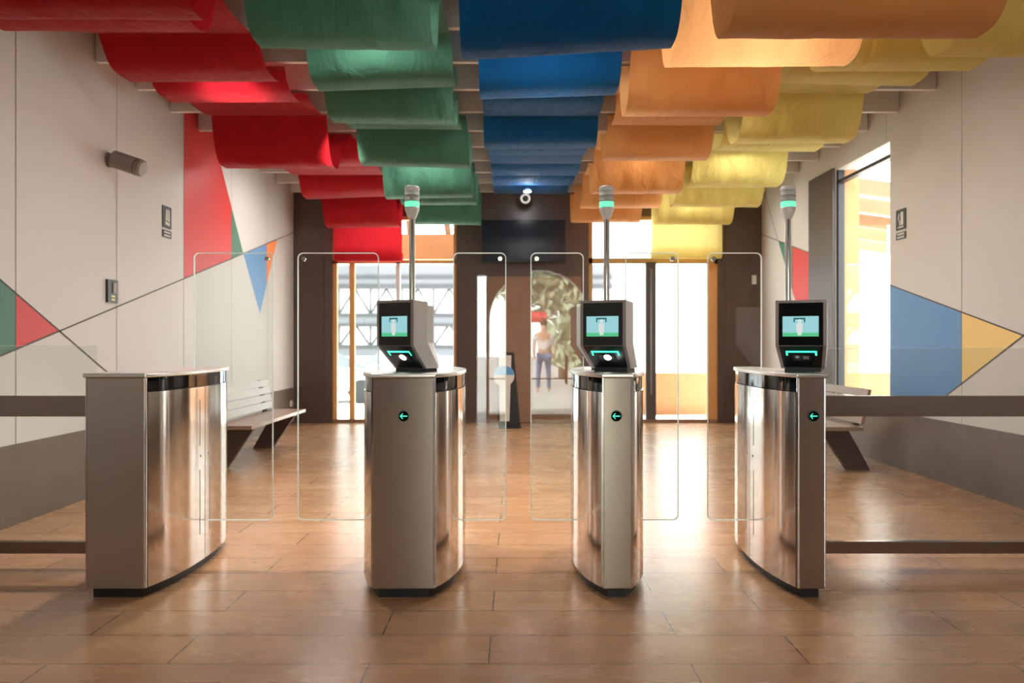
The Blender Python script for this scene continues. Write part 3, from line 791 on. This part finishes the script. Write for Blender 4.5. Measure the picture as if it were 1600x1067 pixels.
# dispenser stand
dd = 11.45
o = thing('dispenser_stand', 'black dispenser stand with a pale front and blue and white disc by the far wall', 'dispenser', (X(792, dd), dd, 0))
sx = lambda p: X(p, dd) - X(792, dd)
MB().prism([(sx(778), .03), (sx(813), .03), (sx(803), 1.06), (sx(776), 1.06)], .0, .16, 'y', M['black']).build('stand_body', None, o)
MB().box(sx(780), sx(814), -.03, .2, 0, .035, M['black']).build('foot_plate', None, o)
MB().prism([(sx(781), .10), (sx(796), .10), (sx(799), 1.02), (sx(779), 1.02)], -.02, .0, 'y', M['disp_white']).build('front_panel', None, o)
cxx, czz, rr = sx(787.5), Z(587, dd), .145
disc = MB().cyl((cxx, -.02, czz), (cxx, -.045, czz), rr, m=M['disp_white'], seg=48).build('round_badge', None, o)
hb = MB(); hb.poly([(cxx + rr * .985 * math.cos(math.radians(5 + k * 170 / 24)), -.0455, czz + rr * .985 * math.sin(math.radians(5 + k * 170 / 24))) for k in range(25)], M['disp_blue'])
hb.build('blue_half', None, disc)
# small switch and socket
tag(MB().box(X(1175, 12.18), X(1182, 12.18), WF - .012, WF, Z(444, 12.18), Z(430, 12.18), M['white'], .003).build('light_switch'), 'small white switch on the brown column at the right end of the far wall', 'switch')
d = 4224 / (805 - 453.)
tag(MB().box(WL + .014, WL + .026, d - .05, d + .05, Z(635, d), Z(626, d), M['white'], .003).build('wall_socket'), 'small white socket on the skirting at the far end of the left wall', 'socket')

# ------------------------------------------------------------------ outdoors
struct(MB().box(-14, 16, WF + .25, 15.2, -.14, -.02, M['ext_ground']).build('terrace'), 'pale paved terrace outside')
struct(MB().box(-40, 60, 15.2, 90, -.56, -.44, M['ext_ground']).build('road'), 'pale road outside')
struct(MB().box(WR + .25, 16, -10, WF + .25, -.14, -.02, M['ext_ground']).build('side_terrace'), 'pale paving outside the side window')
struct(MB().box(-30, 30, -60, WB - .25, -.14, -.02, M['ext_ground']).build('forecourt'), 'pale forecourt behind the viewer')
# left bay: porch beam, struts
struct(MB().box(-5.5, -.7, 13.5, 13.72, Z(405, 13.5), Z(366, 13.5), M['ext_orange']).build('porch_beam'), 'orange beam of the porch outside the left bay')
struct(MB().box(-14, 12, WF + .25, 14.0, 3.44, 3.56, M['ext_white']).build('porch_sun_block'), 'unseen porch roof slab outside the far wall, added to block the sun')  # slab added out of view so no sun falls through the far windows
st = MB()
for p0, p1 in (((643, 392), (637, 338)), ((703, 388), (695, 330)), ((534, 392), (530, 338))):
    a, b = (X(p0[0], 13.6), 13.61, Z(p0[1], 13.6)), (X(p1[0], 13.6), 13.75, Z(p1[1], 13.6)); st.bar(a, b, .09, .09, M['ext_brown'])
struct(st.build('porch_rafters'), 'brown rafters over the orange porch beam')
# lattice building
D = 34.
xw0, xw1 = -14, 4
fz = lambda y: Z(y, D)
bd = thing('lattice_building', 'white building with dark lattice bracing seen through the left far bay', 'building', (0, D, -.44))
fzl = lambda y: Z(y, D) + .44
MB().box(xw0, xw1, 0, 6, 0, fzl(413), M['ext_white']).build('facade', None, bd)
for ya, yb in ((452, 415), (506, 494), (556, 543)): MB().box(xw0, xw1, -.25, 0, fzl(ya), fzl(yb), M['ext_grey']).build('floor_band', None, bd)
for y in (433, 447, 492, 508, 541): MB().box(xw0, xw1, -.32, -.25, fzl(y) - .06, fzl(y) + .06, M['ext_dark']).build('rail', None, bd)
for i in range(-1, 6):
    cxp = 531 + 49 * i
    for ya, yb in ((452, 491), (507, 541)):
        zt, zb_ = fzl(ya), fzl(yb); w = MB()
        for sx_ in (-1, 1): w.bar((X(cxp, D), -.15, zb_), (X(cxp + sx_ * 24, D), -.15, zt), .075, .075, M['ext_dark'])
        w.bar((X(cxp, D), -.15, zb_), (X(cxp, D), -.15, zt), .07, .07, M['ext_dark'])
        w.build('brace', None, bd)
def car(label, x, y, zg, rz, paint):
    o = thing('car', label, 'car', (x, y, zg), rz, 'cars parked outside')
    b = MB(); prof = [(-2.1, .32), (-2.1, .75), (-1.9, .88), (-1.2, .95), (1.1, .98), (2.0, .86), (2.12, .6), (2.1, .32)]
    bo = b.prism(prof, -.85, .85, 'y', paint).build('body', None, o)
    bv = bo.modifiers.new('b', 'BEVEL'); bv.width = .08; bv.segments = 3
    r = MB(); v = []
    for sx_, z, wv in ((-1.5, .94, .80), (-.85, 1.44, .64), (.55, 1.46, .64), (1.45, .95, .80)):
        v += [(sx_, -wv, z), (sx_, wv, z)]
    r._new(v, [(0, 2, 4, 6), (1, 7, 5, 3), (0, 1, 3, 2), (4, 5, 7, 6)], M['carglass']); r._new([(a, b_, c + .012) for a, b_, c in v[2:6]], [(0, 1, 3, 2)], paint)
    r.build('cabin', None, o)
    for wx in (-1.3, 1.3):
        for s in (-1, 1): MB().cyl((wx, s * .70, .32), (wx, s * .87, .32), .32, m=M['tyre'], seg=24).build('wheel', None, o)
car('silver car parked outside the left far bay, nearest the window', -5.6, 22.5, -.44, .25, M['carpaint'])
car('grey-blue car parked outside, behind the silver car', -3.6, 28, -.44, .1, M['carpaint2'])
# right bay: low orange wall
struct(MB().box(X(905, 13.9), 8.5, 13.9, 14.15, -.1, Z(583, 13.9), M['ext_orange']).build('parapet_wall'), 'low orange wall outside the right far bay')
# outside the side window
struct(MB().box(WR + .095, WR + .27, OD1 - .02, OD1, OZ0 + .05, OZ1, M['ext_orange']).build('trim_2'), 'orange reveal of the side window')
pgo = thing('pergola', 'slanting timber pergola rafters outside the side window', 'pergola', (6.6, 13, -.02))
for i in range(5):
    y = 10.6 + i * 1.1 - 13
    MB().bar((-2.65, y, 3.54), (2.9, y, 2.77), .12, .16, M['ext_white']).build('rafter', None, pgo)
    MB().bar((-2.65, y + .45, 3.42), (2.9, y + .45, 2.65), .10, .20, M['ext_brown']).build('rafter', None, pgo)
for y in (-2.6, 2.4): MB().box(2.7, 2.9, y, y + .2, 0, 2.84, M['ext_white']).build('post', None, pgo)
# behind the viewer: what the glass leaves mirror
def foliage(mb, c, r, n, rnd, size=.22):
    for _ in range(n):
        v = Vector((rnd.gauss(0, 1), rnd.gauss(0, 1), rnd.gauss(0, 1))).normalized() * r * (rnd.random() ** .4)
        p = Vector(c) + Vector((v.x, v.y, v.z * .8)); a = Vector((rnd.gauss(0, 1), rnd.gauss(0, 1), rnd.gauss(0, 1))).normalized(); b = a.orthogonal().normalized()
        mb._new([tuple(p + a * size), tuple(p + b * size * .5), tuple(p - a * size), tuple(p - b * size * .5)], [(0, 1, 2, 3)], M['leaf'])
def tree(label, x, y, h, r, n):
    o = thing('tree', label, 'tree', (x, y, -.02), 0, 'trees outside the arched door')
    MB().cyl((0, 0, 0), (0, 0, h), .14, .08, m=M['bark'], seg=12).build('trunk', None, o)
    rnd = random.Random(label); c = MB()
    for k in range(6): foliage(c, (rnd.uniform(-r, r) * .6, rnd.uniform(-r, r) * .6, h + rnd.uniform(-.3, .6) * r), r * .6, n // 6, rnd)
    c.build('crown', None, o)
tree('bushy tree outside the arched door, nearest the door', 2.7, -15, 1.5, 1.7, 2200)
tree('taller tree outside the arched door, beyond the bushy one', 1.6, -19, 3.6, 2.6, 3000)

# a person standing on the forecourt, mirrored in the glass leaf
def person(x, y):
    o = thing('person', 'person in pale top and blue jeans standing outside, mirrored in a glass leaf', 'person', (x, y, -.02))
    V = [(0, 0, .95, .13), (0, 0, 1.15, .13), (0, 0, 1.38, .15), (0, 0, 1.49, .06), (0, 0, 1.60, .085), (0, -.01, 1.68, .08),
         (.09, 0, .88, .095), (.11, .02, .48, .065), (.12, .0, .08, .045), (.12, .12, .03, .04),
         (-.09, 0, .88, .095), (-.13, -.05, .48, .065), (-.15, .02, .08, .045), (-.15, .14, .03, .04),
         (.19, 0, 1.40, .055), (.25, .0, 1.13, .042), (.24, .10, .88, .032), (.24, .12, .80, .028),
         (-.19, 0, 1.40, .055), (-.25, .0, 1.13, .042), (-.24, .10, .88, .032), (-.24, .12, .80, .028)]
    E = [(0, 1), (1, 2), (2, 3), (3, 4), (4, 5), (0, 6), (6, 7), (7, 8), (8, 9), (0, 10), (10, 11), (11, 12), (12, 13), (2, 14), (14, 15), (15, 16), (16, 17), (2, 18), (18, 19), (19, 20), (20, 21)]
    def skin(name, vs, es, grow, mat):
        me = bpy.data.meshes.new(name); me.from_pydata([v[:3] for v in vs], es, []); me.materials.append(mat)
        ob = bpy.data.objects.new(name, me); COL.objects.link(ob); ob.parent = o
        ob.modifiers.new('s', 'SKIN'); sv = me.skin_vertices[0].data
        for i, v in enumerate(vs): sv[i].radius = (v[3] * grow, v[3] * grow * .85); sv[i].use_root = i == 0
        sb = ob.modifiers.new('d', 'SUBSURF'); sb.levels = sb.render_levels = 2; ob.modifiers['s'].use_smooth_shade = True
        return ob
    skin('body', V, E, 1., M['skin'])
    idx = [0, 6, 7, 8, 10, 11, 12]; skin('jeans', [V[i] for i in idx], [(0, 1), (1, 2), (2, 3), (0, 4), (4, 5), (5, 6)], 1.18, M['jeans'])
    idx = [0, 1, 2, 14, 15, 18, 19]; skin('top', [V[i] for i in idx], [(0, 1), (1, 2), (2, 3), (3, 4), (2, 5), (5, 6)], 1.18, M['shirt'])
    h = MB(); bmesh.ops.create_icosphere(h.bm, subdivisions=3, radius=.1)
    for v in h.bm.verts: v.co = (v.co.x * .92, v.co.y - .02, v.co.z * 1.05 + 1.69 + (0 if v.co.y < .03 else .02))
    h.build('hair', M['hair'], o)
person(.70, -11.2)
tag(MB().prism([(-16.6, 2.15), (-15.6, 1.95), (-15.6, 1.8), (-16.6, 2.0)], .1, .95, 'x', M['awning']).build('awning'), 'small red awning outside the arched door', 'awning')

# ------------------------------------------------------------------ light
SKY_FRONT, SKY_BACK, SUN, LAMP = 6., 15., 60., .47
W = bpy.data.worlds.new('sky'); S.world = W; W.use_nodes = True
nt = W.node_tree; bg = nt.nodes['Background']
# hazy white sky, made brighter behind the viewer to strengthen the leaf reflections
bg.inputs[0].default_value = (.95, 1.0, .98, 1)
tc = nt.nodes.new('ShaderNodeTexCoord'); sx_ = nt.nodes.new('ShaderNodeSeparateXYZ'); mr = nt.nodes.new('ShaderNodeMapRange')
mr.interpolation_type = 'SMOOTHSTEP'
mr.inputs[1].default_value = .25; mr.inputs[2].default_value = -.6; mr.inputs[3].default_value = SKY_FRONT; mr.inputs[4].default_value = SKY_BACK
nt.links.new(tc.outputs['Generated'], sx_.inputs[0]); nt.links.new(sx_.outputs['Y'], mr.inputs[0]); nt.links.new(mr.outputs[0], bg.inputs[1])
l = bpy.data.lights.new('sun', 'SUN'); l.energy = SUN; l.angle = .02; l.color = (1, .96, .9)
o = bpy.data.objects.new('sun', l); COL.objects.link(o); o.rotation_euler = Vector((1, -.45, -1)).to_track_quat('-Z', 'Y').to_euler()

def portal(name, loc, rot, sx, sy):
    l = bpy.data.lights.new(name, 'AREA'); l.shape = 'RECTANGLE'; l.size = sx; l.size_y = sy; l.cycles.is_portal = True
    o = bpy.data.objects.new(name, l); COL.objects.link(o); o.location = loc; o.rotation_euler = rot
R90 = math.pi / 2
portal('window_light', ((G1a + G1b) / 2, WF + .2, 1.55), (-R90, 0, 0), G1b - G1a, 3.0)
portal('window_light', ((G2a + G2b) / 2, WF + .2, 1.55), (-R90, 0, 0), G2b - G2a, 3.0)
portal('window_light', (WR + .2, (OD0 + OD1) / 2, (OZ0 + OZ1) / 2), (0, R90, 0), OZ1 - OZ0, OD1 - OD0)
portal('window_light', ((ax0 + ax1) / 2, WB - .2, 1.2), (R90, 0, 0), 2.0, 2.4)

def spot(x, y, z, e, size=2.2, blend=.6, tgt=None, col=(1, .90, .78), r=.06):
    l = bpy.data.lights.new('ceiling_spot', 'SPOT'); l.energy = e; l.spot_size = size; l.spot_blend = blend; l.color = col; l.shadow_soft_size = r
    o = bpy.data.objects.new('ceiling_spot', l); COL.objects.link(o); o.location = (x, y, z)
    if tgt: o.rotation_euler = (Vector(tgt) - Vector((x, y, z))).to_track_quat('-Z', 'Y').to_euler()
def lamp(x, y, e, z=3.33, d=.55, col=(1, .97, .935)):
    l = bpy.data.lights.new('unseen_ceiling_light', 'AREA'); l.shape = 'DISK'; l.size = d; l.energy = e * LAMP; l.color = col
    o = bpy.data.objects.new('unseen_ceiling_light', l); COL.objects.link(o); o.location = (x, y, z)
for x, y, e in ((.25, 6.62, 66), (1.4, 6.8, 55), (1.4, 8.88, 24), (-1.0, 5.41, 60), (-1.0, 8.88, 45), (-2.3, 6.75, 9), (-2.25, 9.7, 60),
                (2.5, 8.88, 26), (2.5, 10.9, 40), (1.4, 4.9, 40), (.25, 5.2, 40)):
    lamp(x, y, e)
for x in (-1.9, 1.9): lamp(x, .6, 56)  # fill added out of view to brighten the near floor and gate fronts
for x, y, e in ((-1.70, 5.40, 230), (-.37, 5.40, 150), (.84, 5.40, 150), (-1.69, 7.9, 90), (-.37, 7.15, 70), (.84, 7.15, 70)): spot(x, y, ZB - .07, e, 1.35, .5, r=.045)
l = bpy.data.lights.new('lamp_glow', 'POINT'); l.energy = 8; l.shadow_soft_size = .04; l.color = (.95, .98, 1)
o = bpy.data.objects.new('lamp_glow', l); COL.objects.link(o); o.location = (X(824, 11.2), 11.13, Z(297, 11.2) - .06)

# ------------------------------------------------------------------ camera
cam = bpy.data.cameras.new('camera'); co = bpy.data.objects.new('camera', cam); COL.objects.link(co)
co.location = (0, 0, CH); co.rotation_euler = (math.pi / 2, 0, 0)
cam.sensor_width = 36; cam.lens = F * 36 / 1600
cam.shift_x = -(CX - 800) / 1600; cam.shift_y = (CY - 533.5) / 1600
cam.clip_end = 300; cam.clip_start = .05
cam.dof.use_dof = True; cam.dof.focus_distance = 4.0; cam.dof.aperture_fstop = 2.8
S.camera = co
S.view_settings.view_transform = 'Standard'; S.view_settings.look = 'None'
S.view_settings.exposure = 0.0; S.view_settings.gamma = 1
S.cycles.max_bounces = 10; S.cycles.transparent_max_bounces = 24; S.cycles.diffuse_bounces = 5; S.cycles.glossy_bounces = 5
S.cycles.sample_clamp_indirect = 6.
